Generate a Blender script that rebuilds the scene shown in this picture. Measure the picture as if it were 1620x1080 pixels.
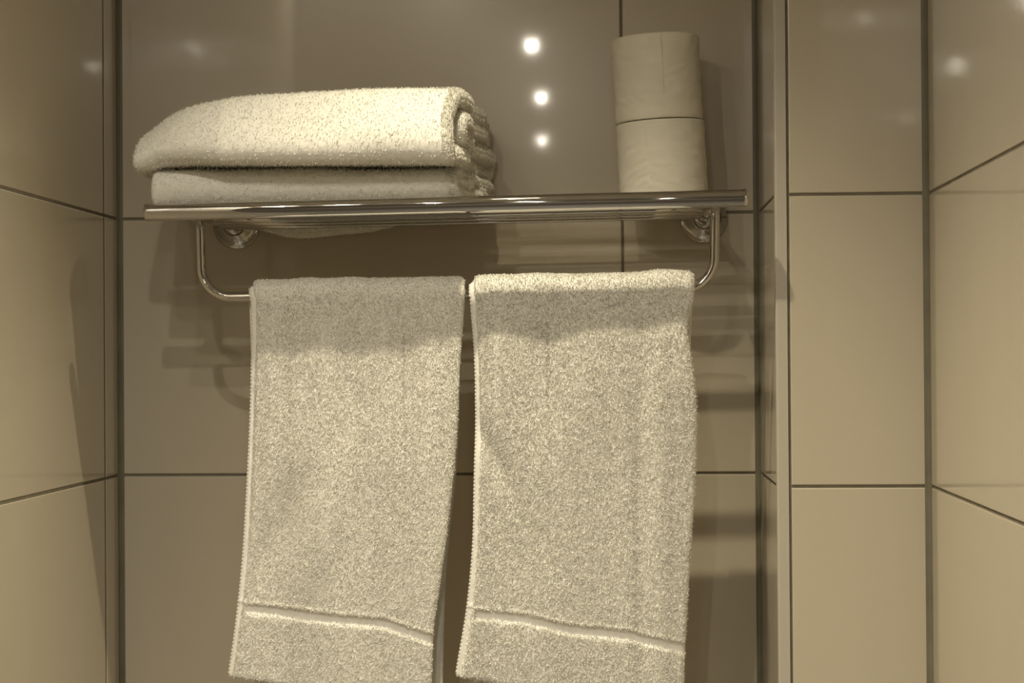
import bpy, math, random
import numpy as np
from mathutils import Vector, Matrix

for o in list(bpy.data.objects):
    bpy.data.objects.remove(o, do_unlink=True)
sc = bpy.context.scene
col = sc.collection
random.seed(5)
rng = np.random.default_rng(11)

# ------------------------------------------------------------------ camera
FPX = 3000.0
CAM = Vector((0.0381, -2.1927, 0.1347))
CR = Vector((0.9984, 0.0562, -0.0070)); CF = Vector((-0.0561, 0.9984, 0.0084))
CU = CR.cross(CF).normalized(); CR = CF.cross(CU).normalized(); CF.normalize()
cam_d = bpy.data.cameras.new('camera'); cam = bpy.data.objects.new('camera', cam_d)
col.objects.link(cam); sc.camera = cam
cam_d.sensor_fit = 'HORIZONTAL'; cam_d.sensor_width = 36.0; cam_d.lens = FPX / 1620.0 * 36.0
cam_d.clip_start = 0.02
cam.matrix_world = Matrix(((CR.x, CU.x, -CF.x, CAM.x), (CR.y, CU.y, -CF.y, CAM.y),
                           (CR.z, CU.z, -CF.z, CAM.z), (0, 0, 0, 1)))

# ------------------------------------------------------------------ world, light, exposure
w = bpy.data.worlds.new('world'); sc.world = w; w.use_nodes = True
w.node_tree.nodes['Background'].inputs[0].default_value = (0.9, 0.95, 1.0, 1)
w.node_tree.nodes['Background'].inputs[1].default_value = 0.0
sc.view_settings.view_transform = 'Standard'; sc.view_settings.look = 'None'
sc.view_settings.exposure = 0.14; sc.view_settings.gamma = 1.0
sc.view_settings.use_curve_mapping = False
if hasattr(sc, 'cycles'):
    sc.cycles.diffuse_bounces = 8; sc.cycles.max_bounces = 12

CEIL = 0.868
WARM = (1.0, 0.89, 0.635)
COOL = (1.0, 0.92, 0.765)
# label, x, y, watts, lens radius, spot angle, colour, lens glow
DOWNLIGHTS = [
    ('recessed ceiling downlight straight above the towel shelf', -0.105, -0.53, 33.0, 0.030, 96, WARM, 10),
    ('recessed ceiling downlight in front of the shelf, nearer the left wall', -0.50, -1.15, 7.0, 0.028, 174, COOL, 14),
    ('recessed ceiling downlight in front of the shelf, second from the left wall', -0.40, -1.15, 7.0, 0.028, 174, COOL, 14),
    ('recessed ceiling downlight in front of the shelf, third from the left wall', -0.27, -1.28, 21.0, 0.016, 176, COOL, 1.5),
    ('recessed ceiling downlight, first of the row in the open room', -0.156, -2.15, 40.0, 0.016, 177, COOL, 42),
    ('recessed ceiling downlight, second of the row in the open room', -0.17, -3.03, 40.0, 0.016, 177, COOL, 60),
    ('recessed ceiling downlight, last of the row by the far wall', -0.21, -4.08, 34.0, 0.016, 177, COOL, 80),
    ('recessed ceiling downlight in the left part of the open room', -1.26, -3.25, 30.0, 0.016, 177, COOL, 70),
    ('recessed ceiling downlight in the right part of the open room', 0.14, -2.36, 18.0, 0.016, 177, COOL, 12),
]

# ------------------------------------------------------------------ helpers
def tag(o, label=None, cat=None, group=None, kind=None):
    if label: o['label'] = label
    if cat: o['category'] = cat
    if group: o['group'] = group
    if kind: o['kind'] = kind
    return o

def empty(name, loc):
    o = bpy.data.objects.new(name, None); o.location = loc; o.empty_display_size = 0.02
    col.objects.link(o); return o

def link(name, me, mat, parent=None, smooth=True):
    o = bpy.data.objects.new(name, me); col.objects.link(o)
    if mat and not me.materials: me.materials.append(mat)
    if parent is not None:
        o.parent = parent
        o.matrix_parent_inverse = Matrix.Translation(-Vector(parent.location)) if parent.type == 'EMPTY' else Matrix.Identity(4)
    if smooth: me.polygons.foreach_set('use_smooth', [True] * len(me.polygons))
    return o

def pydata(name, v, f):
    me = bpy.data.meshes.new(name); me.from_pydata(v, [], f); me.update(); return me

def npmesh(name, verts, quads):
    me = bpy.data.meshes.new(name)
    verts = np.asarray(verts, dtype=np.float32).reshape(-1, 3); quads = np.asarray(quads, dtype=np.int32).reshape(-1, 4)
    me.vertices.add(len(verts)); me.vertices.foreach_set('co', verts.ravel())
    me.loops.add(quads.size); me.loops.foreach_set('vertex_index', quads.ravel())
    me.polygons.add(len(quads)); me.polygons.foreach_set('loop_start', np.arange(0, quads.size, 4, dtype=np.int32))
    me.update(calc_edges=True); me.validate(); return me

def box(x0, x1, y0, y1, z0, z1):
    v = [(x0, y0, z0), (x1, y0, z0), (x1, y1, z0), (x0, y1, z0), (x0, y0, z1), (x1, y0, z1), (x1, y1, z1), (x0, y1, z1)]
    f = [(0, 3, 2, 1), (4, 5, 6, 7), (0, 1, 5, 4), (1, 2, 6, 5), (2, 3, 7, 6), (3, 0, 4, 7)]
    return pydata('box', v, f)

def tile_mesh(O, A, B, N, a0, a1, b0, b1, th=0.006, bev=0.0011):
    """glazed tile lying on plane O + aA + bB, proud along N, chamfered and softly rounded at its edge"""
    O, A, B, N = map(Vector, (O, A, B, N)); v = []
    prof = [(0, -th), (0, -bev), (bev * .3, -bev * .3), (bev, 0)]
    for ins, d in prof:
        for a, b in ((a0 + ins, b0 + ins), (a1 - ins, b0 + ins), (a1 - ins, b1 - ins), (a0 + ins, b1 - ins)):
            v.append(O + A * a + B * b + N * d)
    f = []
    for k in range(3):
        for i in range(4):
            j = (i + 1) % 4; f.append((k * 4 + i, k * 4 + j, k * 4 + 4 + j, k * 4 + 4 + i))
    f.append((12, 13, 14, 15))
    if A.cross(B).dot(N) < 0: f = [t[::-1] for t in f]
    return pydata('tile', v, f)

def frames(P):
    P = [Vector(p) for p in P]; T = []
    for i in range(len(P)):
        a = P[max(i - 1, 0)]; b = P[min(i + 1, len(P) - 1)]; T.append((b - a).normalized())
    n = Vector((0, 0, 1)) if abs(T[0].z) < 0.9 else Vector((0, 1, 0))
    out = []
    for t in T:
        n = (n - t * n.dot(t)).normalized(); out.append((n.copy(), t.cross(n)))
    return P, T, out

def tube(P, rad, seg=28, cap=True):
    P, T, fr = frames(P); R = rad if hasattr(rad, '__len__') else [rad] * len(P)
    v = []; f = []
    for p, (n, b), r in zip(P, fr, R):
        for k in range(seg):
            a = 2 * math.pi * k / seg; v.append(p + n * (r * math.cos(a)) + b * (r * math.sin(a)))
    for i in range(len(P) - 1):
        for k in range(seg):
            j = (k + 1) % seg; f.append((i * seg + k, i * seg + j, (i + 1) * seg + j, (i + 1) * seg + k))
    if cap:
        f.append(tuple(range(seg))[::-1]); f.append(tuple((len(P) - 1) * seg + k for k in range(seg)))
    return pydata('tube', v, f)

def lathe(prof, C, axis, seg=48):
    """prof (r, h) about axis through C"""
    C = Vector(C); ax = Vector(axis).normalized()
    n = ax.orthogonal().normalized(); b = ax.cross(n); v = []; f = []
    for r, h in prof:
        for k in range(seg):
            a = 2 * math.pi * k / seg; v.append(C + ax * h + n * (r * math.cos(a)) + b * (r * math.sin(a)))
    for i in range(len(prof) - 1):
        for k in range(seg):
            j = (k + 1) % seg; f.append((i * seg + k, i * seg + j, (i + 1) * seg + j, (i + 1) * seg + k))
    return pydata('lathe', v, f)

# value noise on arrays
_tab = rng.random((64, 64, 64)).astype(np.float32) * 2 - 1
def vnoise(x, y, z):
    xi, yi, zi = np.floor(x).astype(int), np.floor(y).astype(int), np.floor(z).astype(int)
    fx, fy, fz = x - xi, y - yi, z - zi
    fx, fy, fz = [t * t * (3 - 2 * t) for t in (fx, fy, fz)]
    g = lambda a, b, c: _tab[(xi + a) & 63, (yi + b) & 63, (zi + c) & 63]
    c00 = g(0, 0, 0) * (1 - fx) + g(1, 0, 0) * fx; c10 = g(0, 1, 0) * (1 - fx) + g(1, 1, 0) * fx
    c01 = g(0, 0, 1) * (1 - fx) + g(1, 0, 1) * fx; c11 = g(0, 1, 1) * (1 - fx) + g(1, 1, 1) * fx
    return (c00 * (1 - fy) + c10 * fy) * (1 - fz) + (c01 * (1 - fy) + c11 * fy) * fz

def I(x, xs, ys):
    return np.interp(x, xs, ys)

def smooth_interp(x, xs, ys):
    xs = np.asarray(xs, float); ys = np.asarray(ys, float); x = np.asarray(x, float)
    i = np.clip(np.searchsorted(xs, x) - 1, 0, len(xs) - 2)
    t = np.clip((x - xs[i]) / (xs[i + 1] - xs[i]), 0, 1)
    m = np.gradient(ys, xs); h = xs[i + 1] - xs[i]
    return ((2 * t**3 - 3 * t**2 + 1) * ys[i] + (t**3 - 2 * t**2 + t) * h * m[i] + (-2 * t**3 + 3 * t**2) * ys[i + 1] + (t**3 - t**2) * h * m[i + 1])

# ------------------------------------------------------------------ materials
def mat(name, base, rough=0.5, metal=0.0, spec=0.5, coat=0.0, emis=None, es=0.0):
    m = bpy.data.materials.new(name); m.use_nodes = True
    b = m.node_tree.nodes['Principled BSDF']
    b.inputs['Base Color'].default_value = (*base, 1); b.inputs['Roughness'].default_value = rough
    b.inputs['Metallic'].default_value = metal; b.inputs['Specular IOR Level'].default_value = spec
    b.inputs['Coat Weight'].default_value = coat; b.inputs['Coat Roughness'].default_value = 0.045
    if emis:
        b.inputs['Emission Color'].default_value = (*emis, 1); b.inputs['Emission Strength'].default_value = es
    return m

def noise_color(m, c1, c2, scale, detail=4, bump=0.0, bscale=None, stretch=(1, 1, 1)):
    nt = m.node_tree; b = nt.nodes['Principled BSDF']
    tc = nt.nodes.new('ShaderNodeTexCoord'); mp = nt.nodes.new('ShaderNodeMapping'); mp.inputs['Scale'].default_value = stretch
    nt.links.new(tc.outputs['Object'], mp.inputs[0])
    n = nt.nodes.new('ShaderNodeTexNoise'); n.inputs['Scale'].default_value = scale; n.inputs['Detail'].default_value = detail
    nt.links.new(mp.outputs[0], n.inputs['Vector'])
    r = nt.nodes.new('ShaderNodeValToRGB'); r.color_ramp.elements[0].color = (*c1, 1); r.color_ramp.elements[1].color = (*c2, 1)
    r.color_ramp.elements[0].position = .3; r.color_ramp.elements[1].position = .7
    nt.links.new(n.outputs['Fac'], r.inputs[0]); nt.links.new(r.outputs[0], b.inputs['Base Color'])
    if bump:
        n2 = nt.nodes.new('ShaderNodeTexNoise'); n2.inputs['Scale'].default_value = bscale or scale; n2.inputs['Detail'].default_value = 3
        nt.links.new(mp.outputs[0], n2.inputs['Vector'])
        bp = nt.nodes.new('ShaderNodeBump'); bp.inputs['Strength'].default_value = bump; bp.inputs['Distance'].default_value = .001
        nt.links.new(n2.outputs['Fac'], bp.inputs['Height']); nt.links.new(bp.outputs[0], b.inputs['Normal'])
    return m

M_TILE = noise_color(mat('glazed_tile', (.535, .478, .375), .22, spec=.5, coat=.6), (.525, .468, .365), (.545, .488, .385), 9, 3, stretch=(1, 1, .25))
M_GROUT = noise_color(mat('grout', (.2, .18, .14), .9, spec=.1), (.17, .15, .11), (.22, .195, .15), 60)
M_SEAL = noise_color(mat('silicone_seal', (.17, .155, .12), .45, spec=.3), (.14, .125, .09), (.18, .165, .12), 25)
M_TRIM = mat('white_edge_trim', (.47, .435, .37), .4, spec=.4)
M_CHROME = mat('chrome', (.60, .58, .55), .03, 1.0)
M_TERRY = noise_color(mat('terry_cotton', (.79, .77, .72), .95, spec=.06), (.76, .745, .685), (.83, .815, .76), 220, 3)
M_TERRY.node_tree.nodes['Principled BSDF'].inputs['Sheen Weight'].default_value = .08
M_WEAVE = noise_color(mat('flat_woven_cotton', (.76, .74, .68), .95, spec=.05), (.68, .66, .60), (.74, .72, .66), 500, 2, bump=.3, bscale=900, stretch=(.3, 1, 1))
M_PAPER = noise_color(mat('tissue_paper', (.78, .745, .64), .95, spec=.05), (.76, .725, .62), (.80, .765, .66), 40, 4, bump=.25, bscale=260, stretch=(1, 1, 2.2))
M_CARD = mat('grey_cardboard', (.45, .36, .25), .95)
M_CEIL = noise_color(mat('ceiling_paint', (.78, .76, .72), .9, spec=.1), (.76, .74, .70), (.80, .78, .74), 4)
M_FLOOR = noise_color(mat('dark_floor_tile', (.16, .14, .12), .35), (.09, .08, .07), (.13, .115, .10), 14)
M_RING = mat('brushed_steel_ring', (.7, .68, .64), .3, 1.0)

# ------------------------------------------------------------------ room shell
XL, XR, XP, DP = -0.5469, 0.2000, 0.3561, 0.2306     # left wall, niche return, pillar end, pillar face depth
ZF = CEIL - 2.40                                      # floor
ALC = -1.22                                           # alcove ends, room opens
G = 0.0015                                            # half grout joint
TH = 0.006
PITCH = 0.30
ROWS = [(-0.0 + k * PITCH, (k + 1) * PITCH) for k in range(-5, 4)]

def wall(name, x0, x1, y0, y1, z0=ZF, z1=CEIL, m=None, label=None):
    o = link(name, box(x0, x1, y0, y1, z0, z1), m or M_GROUT, None, False)
    return tag(o, label, kind='structure')

def tiled(wallobj, O, A, N, cols, rows=ROWS, gx=G):
    for a0, a1 in cols:
        for b0, b1 in rows:
            b0c, b1c = max(b0, ZF + .001), min(b1, CEIL - .001)
            if b1c - b0c < .02: continue
            me = tile_mesh(O, A, (0, 0, 1), N, a0 + gx, a1 - gx, b0c + G, b1c - G)
            o = bpy.data.objects.new('tile', me); col.objects.link(o); me.materials.append(M_TILE); o.parent = wallobj
            me.polygons.foreach_set('use_smooth', [False] * len(me.polygons))

JX = 0.0437
SE = 0.0028      # silicone joint leg in the corners
GD = 0.0016      # joint recess depth
wb = wall('wall_back', XL - .08, XR + .08, GD, .12, label='tiled back wall of the niche behind the towel shelf')
tiled(wb, (0, 0, 0), (1, 0, 0), (0, -1, 0), [(XL + SE, JX), (JX, XR - SE)])
wl = wall('wall_left', XL - .12, XL - .0007, ALC, .0, label='tiled wall left of the towel shelf')
tiled(wl, (XL, 0, 0), (0, 1, 0), (1, 0, 0), [(ALC, -.6595), (-.6595, -.0595), (-.0595, -SE)], gx=.0030)
wr = wall('wall_return', XR + GD, XR + .05, -DP + .004, 0, label='narrow tiled return wall at the right of the niche')
tiled(wr, (XR, 0, 0), (0, 1, 0), (-1, 0, 0), [(-DP + .010, -SE)])
wp = wall('wall_pillar', XR + .012, XP + .05, -DP + GD, 0.0, label='tiled pillar face right of the niche')
tiled(wp, (0, -DP, 0), (1, 0, 0), (0, -1, 0), [(XR + .0130, XP - SE)])
ww = wall('wall_right', XP + GD, XP + .12, ALC, -DP + .004, label='tiled wall at the far right')
tiled(ww, (XP, 0, 0), (0, 1, 0), (-1, 0, 0), [(ALC, -DP - .60), (-DP - .60, -DP - SE)])

# silicone corner beads (quarter fillets) and the edge trim
def bead(name, x, y, sx, label):
    s = .0062; pts = [(x, y), (x + sx * s, y)]
    for k in range(1, 6):
        a = k / 6 * math.pi / 2
        pts.append((x + sx * s * (1 - .62 * math.sin(a)) * (1) - sx * s * .0, y - s * (1 - .62 * math.cos(a)) + s * .38))
    pts = [(x - sx * .004, y + .004), (x + sx * s, y + .004), (x + sx * s, y - .0002), (x + sx * s * .55, y - s * .18), (x + sx * s * .18, y - s * .55), (x + sx * .0002, y - s), (x - sx * .004, y - s)]
    n = len(pts); v = [(px, py, z) for z in (ZF, CEIL) for px, py in pts]
    f = [(i, (i + 1) % n, n + (i + 1) % n, n + i) for i in range(n)] + [tuple(range(n))[::-1], tuple(range(n, 2 * n))]
    if sx < 0: f = [t[::-1] for t in f]
    return tag(link(name, pydata(name, v, f), M_SEAL, None, False), label, kind='structure')
bead('trim_1', XL, 0, 1, 'dark silicone joint in the left corner of the niche')
bead('trim_2', XR, 0, -1, 'dark silicone joint in the right corner of the niche')
bead('trim_3', XP, -DP, -1, 'dark silicone joint between pillar and right wall')

# L-shaped edge trim on the pillar's corner
r = .0022; tx0, tx1 = XR - .0004, XR + .0116
prof = [(tx1, -DP + .008), (tx1, -DP - .0006)]
for k in range(7):
    a = math.pi / 2 * k / 6; prof.append((tx0 + r - r * math.sin(a), -DP - .0006 + r - r * math.cos(a)))
prof += [(tx0, -DP + .0095), (tx0 + .004, -DP + .0095)]
n = len(prof); v = [(px, py, z) for z in (ZF, CEIL) for px, py in prof]
f = [(i, n + i, n + (i + 1) % n, (i + 1) % n) for i in range(n)] + [tuple(range(n)), tuple(range(n, 2 * n))[::-1]]
tag(link('trim_4', pydata('trim', v, f), M_TRIM, None, False), 'pale vertical edge trim on the corner of the pillar', kind='structure')

RX0, RX1, RY = -1.95, 1.45, -4.75
tag(link('floor', box(RX0 - .12, RX1 + .12, RY - .12, .12, ZF - .1, ZF), M_FLOOR, None, False), 'dark tiled bathroom floor', kind='structure')
tag(link('ceiling', box(RX0 - .12, RX1 + .12, RY - .12, .12, CEIL, CEIL + .1), M_CEIL, None, False), 'white painted bathroom ceiling', kind='structure')
M_PLAIN = noise_color(mat('painted_wall', (.3, .27, .22), .6), (.28, .25, .20), (.32, .29, .24), 5)
wall('wall_room_left', RX0 - .12, RX0, RY, ALC, m=M_PLAIN, label='beige side wall of the open room behind the camera')
wall('wall_room_right', RX1, RX1 + .12, RY, ALC, m=M_PLAIN, label='beige right side wall of the open room behind the camera')
wall('wall_far', RX0 - .12, RX1 + .12, RY - .12, RY, m=M_PLAIN, label='beige wall behind the camera opposite the niche')
wall('wall_alcove_left', RX0 - .12, XL - .12, ALC, ALC + .12, m=M_PLAIN, label='beige wall left of the alcove opening')
wall('wall_alcove_right', XP + .12, RX1 + .12, ALC, ALC + .12, m=M_PLAIN, label='beige wall right of the alcove opening')

# ------------------------------------------------------------------ downlights
for label, x, y, watt, lr, ang, colr, glow in DOWNLIGHTS:
    e = empty('downlight', (x, y, CEIL)); tag(e, label, 'ceiling light', 'recessed ceiling downlights')
    z = CEIL
    link('ring', lathe([(lr + .002, -.001), (lr + .003, -.005), (lr + .012, -.004), (lr + .014, 0)], (x, y, z), (0, 0, 1), 40), M_RING, e)
    lm = mat('lamp_lens', (.9, .9, .85), .4, emis=colr, es=glow)
    link('lens', lathe([((lr + .002) * math.cos(k), -.002 - .014 * math.sin(k)) for k in np.linspace(0, 1.57, 9)], (x, y, z), (0, 0, 1), 32), lm, e)
    ld = bpy.data.lights.new('downlight_lamp', 'SPOT'); ld.energy = watt; ld.color = colr
    ld.spot_size = math.radians(ang); ld.spot_blend = 1.0; ld.shadow_soft_size = .008
    lo = bpy.data.objects.new('downlight_lamp', ld); col.objects.link(lo); lo.location = (x, y, z - .018)
    # reflector lamps throw a collimated beam: brightness falls with 1/d close to the lamp
    ld.use_nodes = True; nt = ld.node_tree; em = nt.nodes['Emission']; fo = nt.nodes.new('ShaderNodeLightFalloff')
    fo.inputs['Strength'].default_value = 1.35 if watt == 33.0 else 1.0
    nt.links.new(fo.outputs['Linear' if watt == 33.0 else 'Quadratic'], em.inputs['Strength'])

# ------------------------------------------------------------------ towel shelf
TILT = 0.0079 / 0.6194
def zt(x): return 0.2862 + (x + 0.4456) * TILT          # height of the shelf bars along x
rack = empty('towel_shelf', (-0.14, 0, 0.291))
tag(rack, 'chrome towel shelf with front bar, rods and lower towel rail on the wall', 'towel rack')
YB, RB = -0.268, 0.0089
x0, x1 = -0.4456, 0.1681
P = [(x0 + .0006, YB, zt(x0)), (x0 + .0016, YB, zt(x0)), (x0 + .003, YB, zt(x0))] + [(x0 + (x1 - x0) * k / 24, YB, zt(x0 + (x1 - x0) * k / 24)) for k in range(1, 24)] + [(x1 - .003, YB, zt(x1)), (x1 - .0016, YB, zt(x1)), (x1 - .0006, YB, zt(x1))]
rr = [RB] * len(P)
link('front_bar', tube(P, rr, 56, False), M_CHROME, rack)
for xe, s in ((x0, -1), (x1, 1)):
    prof = [(RB * 1.015, -.0035), (RB * 1.02, -.0008), (RB * .97, .0006), (RB * .85, .0014), (RB * .5, .0022), (.0001, .0025)]
    if s < 0: pass
    link('end_cap', lathe(prof, (xe, YB, zt(xe)), (s, 0, 0), 40), M_CHROME, rack)
XA0, XA1 = -0.4060, 0.1370
FZ = {XA0: .2903, XA1: .2922}
for Y in (-.048, -.096, -.146, -.206):
    pts = [(XA0 + (XA1 - XA0) * k / 8, Y, zt(XA0 + (XA1 - XA0) * k / 8)) for k in range(9)]
    link('shelf_rod', tube(pts, .0045, 20), M_CHROME, rack)
for xa in (XA0, XA1):
    pts = [(xa, -.004 + (YB + .006) * k / 8, FZ[xa] + (zt(xa) - FZ[xa]) * k / 8) for k in range(9)]
    link('arm', tube(pts, .0062, 28), M_CHROME, rack)
    fl = link('wall_flange', lathe([(.0268, 0), (.0272, .0012), (.0272, .0035), (.0262, .0048), (.0246, .0054), (.0235, .0060), (.0190, .0110), (.0140, .0165), (.0128, .0178), (.0122, .0196)], (xa, 0, FZ[xa]), (0, -1, 0), 64), M_CHROME, rack)
    link('collar', lathe([(.0118, .0150), (.0118, .0215), (.0108, .0232), (.0085, .0242), (.0062, .0246)], (xa, 0, FZ[xa]), (0, -1, 0), 48), M_CHROME, rack)
# hanging hoop: one bent tube
YR, RR = -0.198, 0.0052
HX0, HX1 = -0.4050, 0.1390
RZ0 = 0.2013
def zr(x): return RZ0 + (x + 0.3558) * 0.0082
pts = []
BR = .032
pts += [(HX0, YR, zt(HX0) - .002 - k * .01) for k in range(0, 5)]
pts = [(HX0 - .001 * (1 - k / 5), YR, zt(HX0) - .002 + (zr(HX0) + BR - zt(HX0) + .002) * k / 5) for k in range(6)]
for k in range(1, 13):
    a = math.pi / 2 * k / 12; pts.append((HX0 + BR * (1 - math.cos(a)), YR, zr(HX0) + BR - BR * math.sin(a)))
for k in range(1, 20):
    x = HX0 + BR + (HX1 - HX0 - 2 * BR) * k / 20; pts.append((x, YR, zr(x)))
for k in range(0, 13):
    a = math.pi / 2 * k / 12; pts.append((HX1 - BR + BR * math.sin(a), YR, zr(HX1) + BR - BR * math.cos(a)))
for k in range(1, 6):
    pts.append((HX1 + .001 * k / 5, YR, zr(HX1) + BR + (zt(HX1) - .002 - zr(HX1) - BR) * k / 5))
link('towel_rail', tube(pts, RR, 32), M_CHROME, rack)

# ------------------------------------------------------------------ terry sheets
def terry_noise(P, fine=1.0):
    x, y, z = P[..., 0], P[..., 1], P[..., 2]
    k = 1 / .0022
    a = vnoise(x * k, y * k, z * k)
    b = vnoise(x * k * 2.0 + 17, y * k * 2.0 + 5, z * k * 2.0 + 9)
    c = vnoise(x * 130 + 3, y * 130, z * 170 + 7)
    return (a * .35 + b * .5 + c * .22) * fine

def loops(C, N, h, A, closed, count, length, name, parent, sel=None, fall=0.35):
    """terry pile: short tapered yarn tips standing on the outer face"""
    S, U = C.shape[:2]
    out = C + N * (h + .3 * A)[..., None]
    wgt = np.ones((S, U)) if sel is None else sel.astype(float)
    wgt = wgt * (A > A.max() * .3)
    du = np.linalg.norm(np.gradient(C, axis=1), axis=-1); ds = np.linalg.norm(np.gradient(C, axis=0), axis=-1)
    wgt = (wgt * du * ds).ravel(); cdf = np.cumsum(wgt); cdf /= cdf[-1]
    idx = np.searchsorted(cdf, rng.random(count)).clip(0, S * U - 1)
    p = out.reshape(-1, 3)[idx] + rng.normal(0, .0004, (count, 3)); n = N.reshape(-1, 3)[idx]
    d = rng.normal(0, 1, (count, 3)); d -= n * (d * n).sum(1, keepdims=True); d /= np.linalg.norm(d, axis=1, keepdims=True)
    tip = n * rng.uniform(.65, 1.0, (count, 1)) + d * rng.uniform(.1, .7, (count, 1)); tip[:, 2] -= fall
    tip /= np.linalg.norm(tip, axis=1, keepdims=True)
    L = length * rng.uniform(.6, 1.15, (count, 1)); side = np.cross(tip, rng.normal(0, 1, (count, 3))); side /= np.linalg.norm(side, axis=1, keepdims=True)
    wd = .0004
    p0 = p - n * .0006
    top = p + tip * L
    V = np.stack([p0 - side * wd, p0 + side * wd, top + side * wd * .6, top - side * wd * .6], 1)
    q = np.arange(count * 4).reshape(-1, 4)
    o = link('pile', npmesh(name, V, q), M_TERRY, parent); o['kind'] = 'stuff'; o['label'] = 'fluffy white terry pile'
    return o

def slab(C, N, h, closed, amp, name):
    """C[s,u,3] centre sheet, N normals, h[s,u] half thickness; closed in s or not"""
    S, U = C.shape[:2]
    outer = C + N * h[..., None]; inner = C - N * h[..., None]
    d1 = terry_noise(outer); d2 = terry_noise(inner + 3.1)
    outer = outer + N * (d1 * amp)[..., None]; inner = inner - N * (d2 * amp)[..., None]
    V = np.concatenate([outer.reshape(-1, 3), inner.reshape(-1, 3)])
    idx = np.arange(S * U).reshape(S, U); off = S * U
    q = []
    SS = S if closed else S - 1
    i = np.arange(SS); i2 = (i + 1) % S
    a = idx[i][:, :-1]; b = idx[i2][:, :-1]; c = idx[i2][:, 1:]; d = idx[i][:, 1:]
    q.append(np.stack([a, d, c, b], -1).reshape(-1, 4))
    q.append((np.stack([a, b, c, d], -1) + off).reshape(-1, 4))
    for u, flip in ((0, False), (U - 1, True)):
        e = np.stack([idx[i, u], idx[i2, u], idx[i2, u] + off, idx[i, u] + off], -1)
        q.append(e[:, ::-1] if flip else e)
    if not closed:
        for s, flip in ((0, True), (S - 1, False)):
            e = np.stack([idx[s, :-1], idx[s, 1:], idx[s, 1:] + off, idx[s, :-1] + off], -1)
            q.append(e[:, ::-1] if flip else e)
    return npmesh(name, V, np.concatenate(q))

def edge_round(d, r):
    t = np.clip(d / r, 0, 1); return np.sqrt(np.clip(1 - (1 - t) ** 2, 0, 1))

def normals(C, closed):
    if closed: ds = np.roll(C, -1, 0) - np.roll(C, 1, 0)
    else: ds = np.gradient(C, axis=0)
    du = np.gradient(C, axis=1)
    n = np.cross(ds, du); n /= np.linalg.norm(n, axis=-1, keepdims=True) + 1e-12
    return n

# ---- hanging towels
def px_at_y(px, py, Y):
    d = CF * FPX + CR * (px - 810) - CU * (py - 540)
    return CAM + d * ((Y - CAM.y) / d.y)

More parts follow.
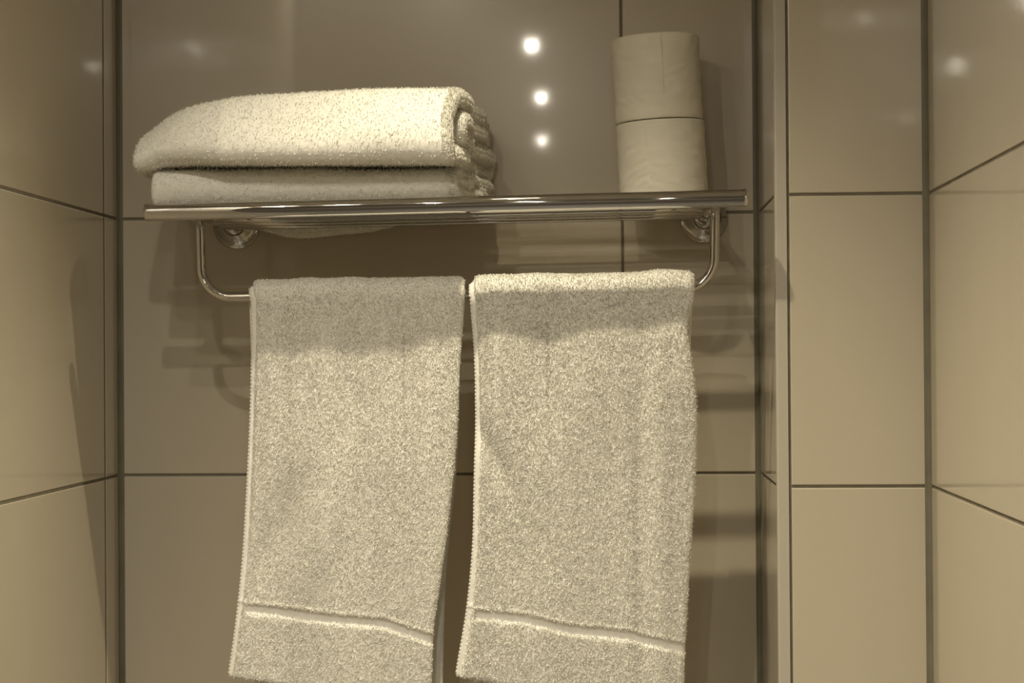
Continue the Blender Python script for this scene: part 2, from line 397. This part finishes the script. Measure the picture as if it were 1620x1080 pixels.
def hanging_towel(name, label, left, right, bleft, bright, wav, band, zbot_l, zbot_r, zback, folds, seed, amp, pile, seam=None):
    YF = -0.2145
    cv = lambda pts, Y: sorted([(px_at_y(px, py, Y).z, px_at_y(px, py, Y).x) for px, py in pts])
    L, Rr, BL, BRt = cv(left, YF), cv(right, YF), cv(bleft, -.179), cv(bright, -.179)
    ex = lambda z, T: smooth_interp(z, [t[0] for t in T], [t[1] for t in T])
    HT, RC = .0058, RR + .0062
    xm = (L[-1][1] + Rr[-1][1]) / 2
    ztop = zr(xm)
    step = .00100
    nb = int((ztop - zback) / .003); nf = int((ztop - zbot_l) / step); na = 34
    U = int((Rr[-1][1] - L[-1][1]) / step)
    u = np.linspace(0, 1, U)
    S = nb + na + nf
    C = np.zeros((S, U, 3))
    uu = np.broadcast_to(u, (S, U))
    zb = np.linspace(zback, ztop, nb, endpoint=False)
    ang = np.linspace(0, math.pi, na)
    front_t = np.linspace(0, 1, nf + 1)[1:]
    # bottom edge slopes
    zend = zbot_l + (zbot_r - zbot_l) * u
    xl_t, xr_t = L[-1][1], Rr[-1][1]
    # rows
    for i in range(nb):
        z = np.full(U, zb[i]); xl = ex(zb[i], BL); xr = ex(zb[i], BRt)
        C[i, :, 0] = xl + (xr - xl) * u; C[i, :, 2] = z
        C[i, :, 1] = YR + RC + .012 * ((ztop - zb[i]) / .4)
    xs_ = np.linspace(xl_t, xr_t, U)
    zrow = zr(xs_) + .0012 * vnoise(xs_ * 45 + seed * 7, xs_ * 0 + .3, xs_ * 0) - .004 * np.clip(1 - u / .05, 0, 1) ** 2 + (.0035 * np.exp(-((u - .86) / .09) ** 2) if seed == 2 else 0)
    for k in range(na):
        i = nb + k; a = ang[k]; t = k / (na - 1)
        bl, br = ex(ztop, BL), ex(ztop, BRt)
        xl = bl + (xl_t - bl) * t; xr = br + (xr_t - br) * t
        C[i, :, 0] = xl + (xr - xl) * u; C[i, :, 1] = YR + RC * math.cos(a); C[i, :, 2] = zrow + RC * math.sin(a)
    for k in range(nf):
        i = nb + na + k; t = front_t[k]
        z = zrow + (zend - zrow) * t
        xl, xr = ex(z, L), ex(z, Rr)
        C[i, :, 0] = xl + (xr - xl) * u
        C[i, :, 2] = z
        drop = zrow - z
        wv = np.interp(C[i, :, 0], [a for a, b in wav], [b for a, b in wav])
        grow = np.clip(drop / .05, 0, 1)
        dec = np.clip(1 - (drop - .1) / .1, 0.25, 1)
        yoff = wv * grow * dec + folds(C[i, :, 0], z, np.clip((drop - .05) / .12, 0, 1))
        C[i, :, 1] = YR - RC + yoff
    # soften
    for _ in range(10):
        C[1:-1, 1:-1, 1] = .5 * C[1:-1, 1:-1, 1] + .125 * (C[:-2, 1:-1, 1] + C[2:, 1:-1, 1] + C[1:-1, :-2, 1] + C[1:-1, 2:, 1])
    N = -normals(C, False)
    if N[nb + na + 20, U // 2, 1] > 0: N = -N
    width = (C[:, -1, 0] - C[:, 0, 0])[:, None]
    dl = uu * width; dr = (1 - uu) * width
    h = HT * (.38 + .62 * edge_round(dl - .005, .004)) * np.maximum(edge_round(dr + .0003, .0065), .1) * np.maximum(edge_round(dl + .0006, .0025), .15)
    A = np.full((S, U), amp) * np.clip(.25 + (dl - .004) / .004, .25, 1)
    if seam is not None:
        h = h - .0011 * np.exp(-((C[..., 0] - seam - .02 * (C[..., 2] + .05)) / .0013) ** 2) * (np.arange(S) >= nb + na)[:, None] * np.clip((.06 - C[..., 2]) / .06, 0, 1)
    # dobby border groove across the front
    bz = np.interp(C[..., 0], [b[0] for b in band], [b[1] for b in band])
    isf = (np.arange(S) >= nb + na)[:, None]
    dz = C[..., 2] - bz + .0006 * vnoise(C[..., 0] * 420, C[..., 2] * 90, 0 * bz)
    bw = .0042
    gro = np.clip(np.where(dz > 0, (bw + .0012 - dz) / .0014, (bw + .0030 + dz) / .0045), 0, 1) * isf * np.clip((dl - .008) / .002, 0, 1)
    groove = gro * .0022
    A = A * (1 - gro)
    # fuzzy lip just above the groove
    lip = np.exp(-((dz - bw - .003) / .002) ** 2) * isf * .0008
    # rounded bottom hem
    ends = np.minimum(np.arange(S), np.arange(S)[::-1])[:, None] * step
    h = h * np.maximum(edge_round(ends + .0005, .005), .15)
    e = empty(name, (float(C[nb, :, 0].mean()), YR, float(ztop))); tag(e, label, 'towel', 'white towels on the rail')
    C2 = C - N * (groove * .5)[..., None] + N * (lip * .5)[..., None]
    me = slab(C2, N, h - groove * .5 + lip * .5, False, A, name)
    link('cloth', me, M_TERRY, e)
    selm = np.zeros((S, U), bool); selm[nb:] = True
    loops(C2, N, h - groove * .5 + lip * .5, A, False, 150000, pile, name, e, selm)
    # flat woven band, a real strip in the groove
    cols = np.where((u > .035) & (u < .992))[0]
    vb = []
    for j in cols:
        ii = np.argmin(np.abs(dz[nb + na:, j])) + nb + na
        base = C2[ii, j] + N[ii, j] * (h[ii, j] - groove[ii, j] * .5 - .0005)
        x = C[ii, j, 0]
        for m_, s_ in ((-1, -.6), (-.55, .15), (0, .35), (.55, .15), (1, -.6)):
            q = base + N[ii, j] * (.0006 * s_ + .00025 * math.sin(x * 2600)) ; q[2] += m_ * bw * .97
            vb.append(q)
    nq = len(cols); ids = np.arange(nq * 5).reshape(nq, 5)
    qb = np.stack([ids[:-1, :-1], ids[1:, :-1], ids[1:, 1:], ids[:-1, 1:]], -1).reshape(-1, 4)
    o = link('border_band', npmesh('border_band', np.array(vb), qb), M_WEAVE, e); o['label'] = 'flat woven band across the towel'
    # stitched selvedge down the left edge of the front
    rows = np.arange(nb + na // 2, S - 3)
    vs = []
    for n_, i in enumerate(rows):
        p = C2[i, 0]; nn = N[i, 2]
        st = .0007 * (.4 if n_ % 4 < 2 else -.9)
        for ax, an in ((-.0010, -.0012), (-.0014, .0004), (-.0006, .0016), (.0010, .0012), (.0022, .0009), (.0032, -.0002)):
            vs.append(p + np.array([ax - (st * .5 if ax < 0 else 0), 0, 0]) + nn * (an + (st if an > .001 else 0)))
    nq = len(rows); ids = np.arange(nq * 6).reshape(nq, 6)
    qs = np.stack([ids[:-1, :-1], ids[1:, :-1], ids[1:, 1:], ids[:-1, 1:]], -1).reshape(-1, 4)
    o = link('selvedge', npmesh('selvedge', np.array(vs), qs), M_WEAVE, e); o['label'] = 'stitched side hem'
    return e

def shadow_wave(pts, Y=-.2145):
    return [(px_at_y(x, y, Y).x, (y - 530) * .00065 * .42) for x, y in pts]

def folds_left(x, z, g):
    # soft diagonal dents low on the left half, gentle vertical rolls
    y = .0022 * np.sin(x * 55 + 1.0 + z * 6) * g
    y += .0055 * np.exp(-(((x + .318) - (z + .03) * .4) / .020) ** 2 - ((z + .045) / .055) ** 2)
    y += -.004 * np.exp(-(((x + .275) - (z + .05) * .3) / .02) ** 2 - ((z + .05) / .07) ** 2)
    y += .004 * np.exp(-(((x + .215)) / .018) ** 2) * g * np.clip((.02 - z) / .2, 0, 1)
    y += -.006 * np.clip((x + .17) / .03, 0, 1) * 0 + .010 * g * np.clip((x + .175) / .05, 0, 1) ** 2 * np.clip((.05 - z) / .25, 0, 1)
    return y - .004 * g

def folds_right(x, z, g):
    y = .002 * np.sin(x * 60 + .4 - z * 5) * g
    y += .0055 * np.exp(-(((x + .083) + (z - .02) * .5) / .014) ** 2 - ((z - .035) / .045) ** 2)
    y += .004 * np.exp(-(((x + .06)) / .022) ** 2 - ((z + .06) / .06) ** 2)
    y += -.003 * np.exp(-(((x - .075)) / .012) ** 2) * g
    y += .003 * np.exp(-(((x - .055)) / .01) ** 2) * g
    return y - .004 * g

def band_pts(pts, Y=-.2145):
    return sorted([(px_at_y(x, y, Y).x, px_at_y(x, y, Y).z) for x, y in pts])

zpx = lambda px, py, Y=-.2145: px_at_y(px, py, Y).z
hanging_towel('hanging_towel', 'white terry towel hanging on the rail under the folded towels, left one',
    [(396, 442), (397, 480), (396, 600), (391, 760), (383, 890), (372, 1000), (362, 1072), (357, 1140)],
    [(735, 442), (734, 480), (728, 570), (722, 700), (712, 800), (697, 920), (686, 1000), (684, 1040), (681, 1140)],
    [(396, 442), (400, 600), (400, 1000), (400, 1140)], [(735, 442), (731, 560), (722, 750), (706, 900), (702, 1000), (699, 1140)],
    shadow_wave([(399, 542), (429, 536), (458, 545), (512, 530), (562, 544), (607, 536), (639, 544), (681, 521), (719, 523)]),
    band_pts([(372, 961), (385, 962), (460, 968), (540, 979), (610, 986), (650, 999), (686, 1010)]), zpx(362, 1070), zpx(683, 1122), zpx(700, 1150, -.179), folds_left, 1, .0009, .0011, px_at_y(652, 830, -.2145).x)
hanging_towel('hanging_towel', 'white terry towel hanging on the rail under the paper rolls, right one',
    [(743, 440), (745, 480), (751, 560), (753, 640), (751, 760), (748, 870), (738, 970), (722, 1065), (712, 1140)],
    [(1099, 432), (1098, 470), (1088, 520), (1095, 570), (1102, 640), (1101, 740), (1094, 850), (1088, 950), (1083, 1050), (1081, 1140)],
    [(745, 440), (760, 600), (765, 1000), (765, 1140)], [(1097, 432), (1090, 600), (1075, 1000), (1075, 1140)],
    shadow_wave([(747, 542), (786, 517), (866, 542), (925, 517), (978, 514), (1014, 520), (1070, 500), (1095, 500)]),
    band_pts([(735, 968), (752, 970), (830, 978), (900, 994), (990, 1003), (1085, 1024)]), zpx(722, 1070), zpx(1083, 1128), zpx(765, 1150, -.179), folds_right, 2, .0011, .0015)

# ---- folded towels on the shelf
def polyline_resample(P, n, closed):
    P = np.array(P, float)
    if closed: P = np.vstack([P, P[:1]])
    d = np.r_[0, np.cumsum(np.linalg.norm(np.diff(P, axis=0), axis=1))]
    t = np.linspace(0, d[-1], n, endpoint=not closed)
    return np.stack([np.interp(t, d, P[:, k]) for k in range(2)], -1)

def arc(cy, cz, r, a0, a1, n=14, sy=1.0):
    return [(cy + r * math.cos(a) * sy, cz + r * math.sin(a)) for a in np.linspace(math.radians(a0), math.radians(a1), n)]

def folded_towel(name, label, path, closed, half, xs, x_left, x_right, zbase, hs, amp, seed, droop=None, skew=.022, lag=.0, taper=.0):
    Q = polyline_resample(path, int(sum(math.dist(path[i], path[(i + 1) % len(path)]) for i in range(len(path) - (0 if closed else 1))) / .0019), closed)
    for _ in range(6):
        if closed: Q = .5 * Q + .25 * (np.roll(Q, 1, 0) + np.roll(Q, -1, 0))
        else: Q[1:-1] = .5 * Q[1:-1] + .25 * (Q[:-2] + Q[2:])
    S = len(Q); U = int((x_right - x_left) / .0019)
    s = np.arange(S)
    t = np.linspace(0, 1, U)
    # ends of each layer differ a little
    e0 = x_left + .004 * np.interp(s / S, np.linspace(0, 1, 23), np.r_[rng.uniform(-1, 1, 22), 0]) 
    e1 = x_right + .007 * np.interp(s / S, np.linspace(0, 1, 23), np.r_[rng.uniform(-1, 1, 22), 0])
    X = e0[:, None] + (e1 - e0)[:, None] * t[None]
    C = np.zeros((S, U, 3)); C[..., 0] = X
    H = Q[:, 1].max()
    yn = (Q[:, 0] - Q[:, 0].min()) / (Q[:, 0].max() - Q[:, 0].min())
    e1 = e1 + skew * yn
    X = e0[:, None] + (e1 - e0)[:, None] * t[None]
    C[..., 0] = X
    hx = smooth_interp(X - lag * (1 - yn[:, None]) , [a for a, b in hs], [b for a, b in hs])
    C[..., 1] = Q[:, 0][:, None] + .004 * vnoise(X * 11 + seed, Q[:, 0][:, None] * 10 + 0 * X, Q[:, 1][:, None] * 20 + 0 * X)
    zz = Q[:, 1][:, None] * hx
    zz = zz + .0022 * vnoise(X * 14 + seed * 3, Q[:, 0][:, None] * 16 + 0 * X, Q[:, 1][:, None] * 30 + 0 * X) * np.clip(Q[:, 1][:, None] / H, 0, 1)
    C[..., 1] = -.02 + (C[..., 1] + .02) * (1 - taper * np.clip((-.36 - X) / .09, 0, 1.2))
    C[..., 2] = zbase(X) + zz
    if droop is not None: C[..., 2] += droop(C[..., 0], C[..., 1], Q[:, 1][:, None] / H)
    N = -normals(C, closed)
    d = np.minimum(X - e0[:, None], e1[:, None] - X)
    hh = half * np.clip(hx, .6, 1) * np.maximum(edge_round(d + .0002, half * 1.1), .08)
    if not closed:
        ends = np.minimum(s, s[::-1])[:, None] * .0019; hh = hh * np.maximum(edge_round(ends + .0004, .006), .15)
    e = empty(name, (float(X.mean()), -.13, float(C[..., 2].min()))); tag(e, label, 'towel', 'folded white towels on the shelf')
    A = np.full((S, U), amp)
    link('cloth', slab(C, N, hh, closed, A, name), M_TERRY, e)
    loops(C, N, hh, A, closed, 75000, .0016, name, e, None, .2)
    near_end = (e1[:, None] - X) < .022
    loops(C, -N, hh, A, closed, 16000, .0020, name, e, near_end, .2)
    loops(C, N, hh, A, closed, 16000, .0022, name, e, (e1[:, None] - X) < .012, .2)
    return e

def shelf_top(x): return zt(x) + .0045

# lower towel: four thin layers, closed C fold
YFr, YBk = -.262, -.026
tb = .0105
lo = []
t4 = .0098
a_, b_ = YFr + 2.0 * t4, YBk - t4 / 2
path_low = ([(b_, t4 * .5), (a_, t4 * .5)] + [(a_ + .0 - t4 * 1.5 * math.sin(k), t4 * 2 - t4 * 1.5 * math.cos(k)) for k in np.linspace(0, math.pi, 18)]
            + [(b_, t4 * 3.5)] + [(b_ + t4 * .5 * math.sin(k), t4 * 3 + t4 * .5 * math.cos(k)) for k in np.linspace(0, math.pi, 10)]
            + [(a_, t4 * 2.5)] + [(a_ - t4 * .5 * math.sin(k), t4 * 2 + t4 * .5 * math.cos(k)) for k in np.linspace(0, math.pi, 10)]
            + [(b_, t4 * 1.5)] + [(b_ + t4 * .5 * math.sin(k), t4 * 1 + t4 * .5 * math.cos(k)) for k in np.linspace(0, math.pi, 10)])
def droop_low(x, y, q):
    g = np.exp(-((x + .325) / .06) ** 2) * .8 + np.exp(-((x + .24) / .05) ** 2) * .5
    return -.032 * np.clip((y + .041) / .012, 0, 1) * g * np.clip(1.3 - q * 1.6, 0, 1)
folded_towel('folded_towel', 'thin folded white towel lying directly on the shelf under a thicker one', path_low, True, t4 * .47, None, -.4420, -.1270,
             lambda x: shelf_top(x) + .0012, [(-.46, .98), (-.40, 1.0), (-.3, .97), (-.2, .91), (-.11, .88)], .0011, 1.0, droop_low)

# upper towel: thick, book folded
t4 = .0206
a_, b_ = -.300 + 2.0 * t4, -.016 - t4 / 2
path_up = ([(b_ - .006, t4 * .5), (a_, t4 * .5)] + [(a_ - t4 * 1.75 * math.sin(math.pi * (k / math.pi) ** .58), t4 * 2 - t4 * 1.5 * math.cos(k)) for k in np.linspace(0, math.pi, 26)]
           + [(b_ - .05, t4 * 3.55), (b_ - .01, t4 * 3.45)] + [(b_ - .01 + t4 * .5 * math.sin(k), t4 * 2.95 + t4 * .5 * math.cos(k)) for k in np.linspace(0, math.pi, 12)]
           + [(b_ - .06, t4 * 2.62), (a_ + .01, t4 * 2.4)] + [(a_ + .01 - t4 * .45 * math.sin(k), t4 * 1.95 + t4 * .45 * math.cos(k)) for k in np.linspace(0, math.pi, 12)]
           + [(b_, t4 * 1.5)] + [(b_ + t4 * .5 * math.sin(k), t4 * 1 + t4 * .5 * math.cos(k)) for k in np.linspace(0, math.pi, 12)])
def base_up(x): return np.interp(x, [-.49, -.45, -.40, -.10], [.3335, .3335, .3355, .3325])
def droop_up(x, y, q):
    return -.006 * np.clip((-.432 - x) / .03, 0, 1) - .008 * np.clip((-.266 - y) / .03, 0, 1) ** 1.3
folded_towel('folded_towel', 'thick folded white towel lying on top of the stack on the shelf', path_up, True, t4 * .465, None, -.4640, -.1225,
             base_up, [(-.485, .42), (-.465, .52), (-.435, .70), (-.38, .83), (-.32, .905), (-.24, .94), (-.15, .95), (-.10, .93)], .0010, 2.0, droop_up, .016, .02, .12)

# ------------------------------------------------------------------ toilet paper rolls
def paper_roll(label, base, axis, R, Hh, seed, flap_at):
    e = empty('toilet_roll', base); tag(e, label, 'toilet paper', 'paper rolls on the shelf')
    ax = Vector(axis).normalized(); nx = (Vector((1, 0, 0)) - ax * ax.x).normalized(); ny = ax.cross(nx)
    seg, nz = 240, 120
    prof = [(.0205, .0008, 0)] + [(r_, .0004 + .0006 * ((r_ - .02) / (R - .02)) ** 3, 0) for r_ in np.linspace(.024, R - .003, 14)] + [(R - .001, .0006, 0), (R - .0002, .002, 1)]
    prof += [(R, z_, 1) for z_ in np.linspace(.004, Hh - .004, nz)]
    prof += [(R - .0002, Hh - .002, 1), (R - .001, Hh - .0006, 0)] + [(r_, Hh - .0004, 0) for r_ in np.linspace(R - .003, .024, 14)] + [(.0205, Hh - .0008, 0)]
    prof = np.array(prof); th = np.linspace(0, 2 * math.pi, seg, endpoint=False)
    r_ = prof[:, 0][:, None] + 0 * th; h_ = prof[:, 1][:, None] + 0 * th
    cx, sx_ = np.cos(th)[None], np.sin(th)[None]
    # wrinkles: sagging ripples left of the flap, soft dents
    ang = (th - flap_at + math.pi) % (2 * math.pi) - math.pi
    w1 = .0006 * vnoise(ang[None] * 4 + seed + 0 * h_, h_ * 190 - np.abs(ang)[None] * 3, 0 * h_ + seed)
    w2 = .0009 * vnoise(ang[None] * 2.2 + 9 + 0 * h_, h_ * 32, 0 * h_ + seed * 2)
    r_ = r_ + (w1 + w2) * prof[:, 2][:, None]
    r_ = r_ - .0006 * np.exp(-(ang[None] / .02) ** 2) * prof[:, 2][:, None] * np.clip((h_ - Hh * .25) / .01, 0, 1)
    r_ = r_ + .0005 * np.clip(1 - np.abs(ang[None] + .22) / .2, 0, 1) * prof[:, 2][:, None]
    P3 = np.array(base)[None, None] + np.array(nx)[None, None] * (r_ * cx)[..., None] + np.array(ny)[None, None] * (r_ * sx_)[..., None] + np.array(ax)[None, None] * h_[..., None]
    S = len(prof); ids = np.arange(S * seg).reshape(S, seg); j = np.roll(ids, -1, 1)
    q = np.stack([ids[:-1], j[:-1], j[1:], ids[1:]], -1).reshape(-1, 4)
    link('paper', npmesh('paper', P3, q), M_PAPER, e)
    link('core', lathe([(.0206, .0004), (.0206, Hh - .0004), (.0192, Hh - .0004), (.0192, .0004), (.0206, .0004)], base, ax, 48), M_CARD, e)
    # loose end of the last sheet
    v = []; f = []; na_, nh = 14, 40
    for a in range(na_):
        for k in range(nh):
            an = flap_at - .42 + .42 * a / (na_ - 1); h2 = Hh * .3 + (Hh * .7 - .002) * k / (nh - 1)
            rr_ = R + .0005 + .0006 * (a / (na_ - 1)) ** 3 + .0004 * math.sin(h2 * 140 + a * .5 + seed)
            v.append(Vector(base) + nx * (rr_ * math.cos(an)) + ny * (rr_ * math.sin(an)) + ax * h2)
    for a in range(na_ - 1):
        for k in range(nh - 1):
            f.append((a * nh + k, (a + 1) * nh + k, (a + 1) * nh + k + 1, a * nh + k + 1))
    link('loose_sheet', pydata('sheet', v, f), M_PAPER, e)
    return e

RL = .0487; YRoll = -.074; HRoll = .0945
lean = Vector((-.047, -.012, 1)).normalized()
bx = .0905
b0 = Vector((bx, YRoll, shelf_top(bx) + .0028))
paper_roll('lower of two stacked white toilet paper rolls on the shelf', b0, lean, RL * 1.01, HRoll, 1.3, math.radians(70))
b1 = b0 + lean * (HRoll - .0001) + Vector((-.0005, 0, 0))
paper_roll('upper of two stacked white toilet paper rolls on the shelf', b1, lean, RL, HRoll, 4.1, math.radians(-84))
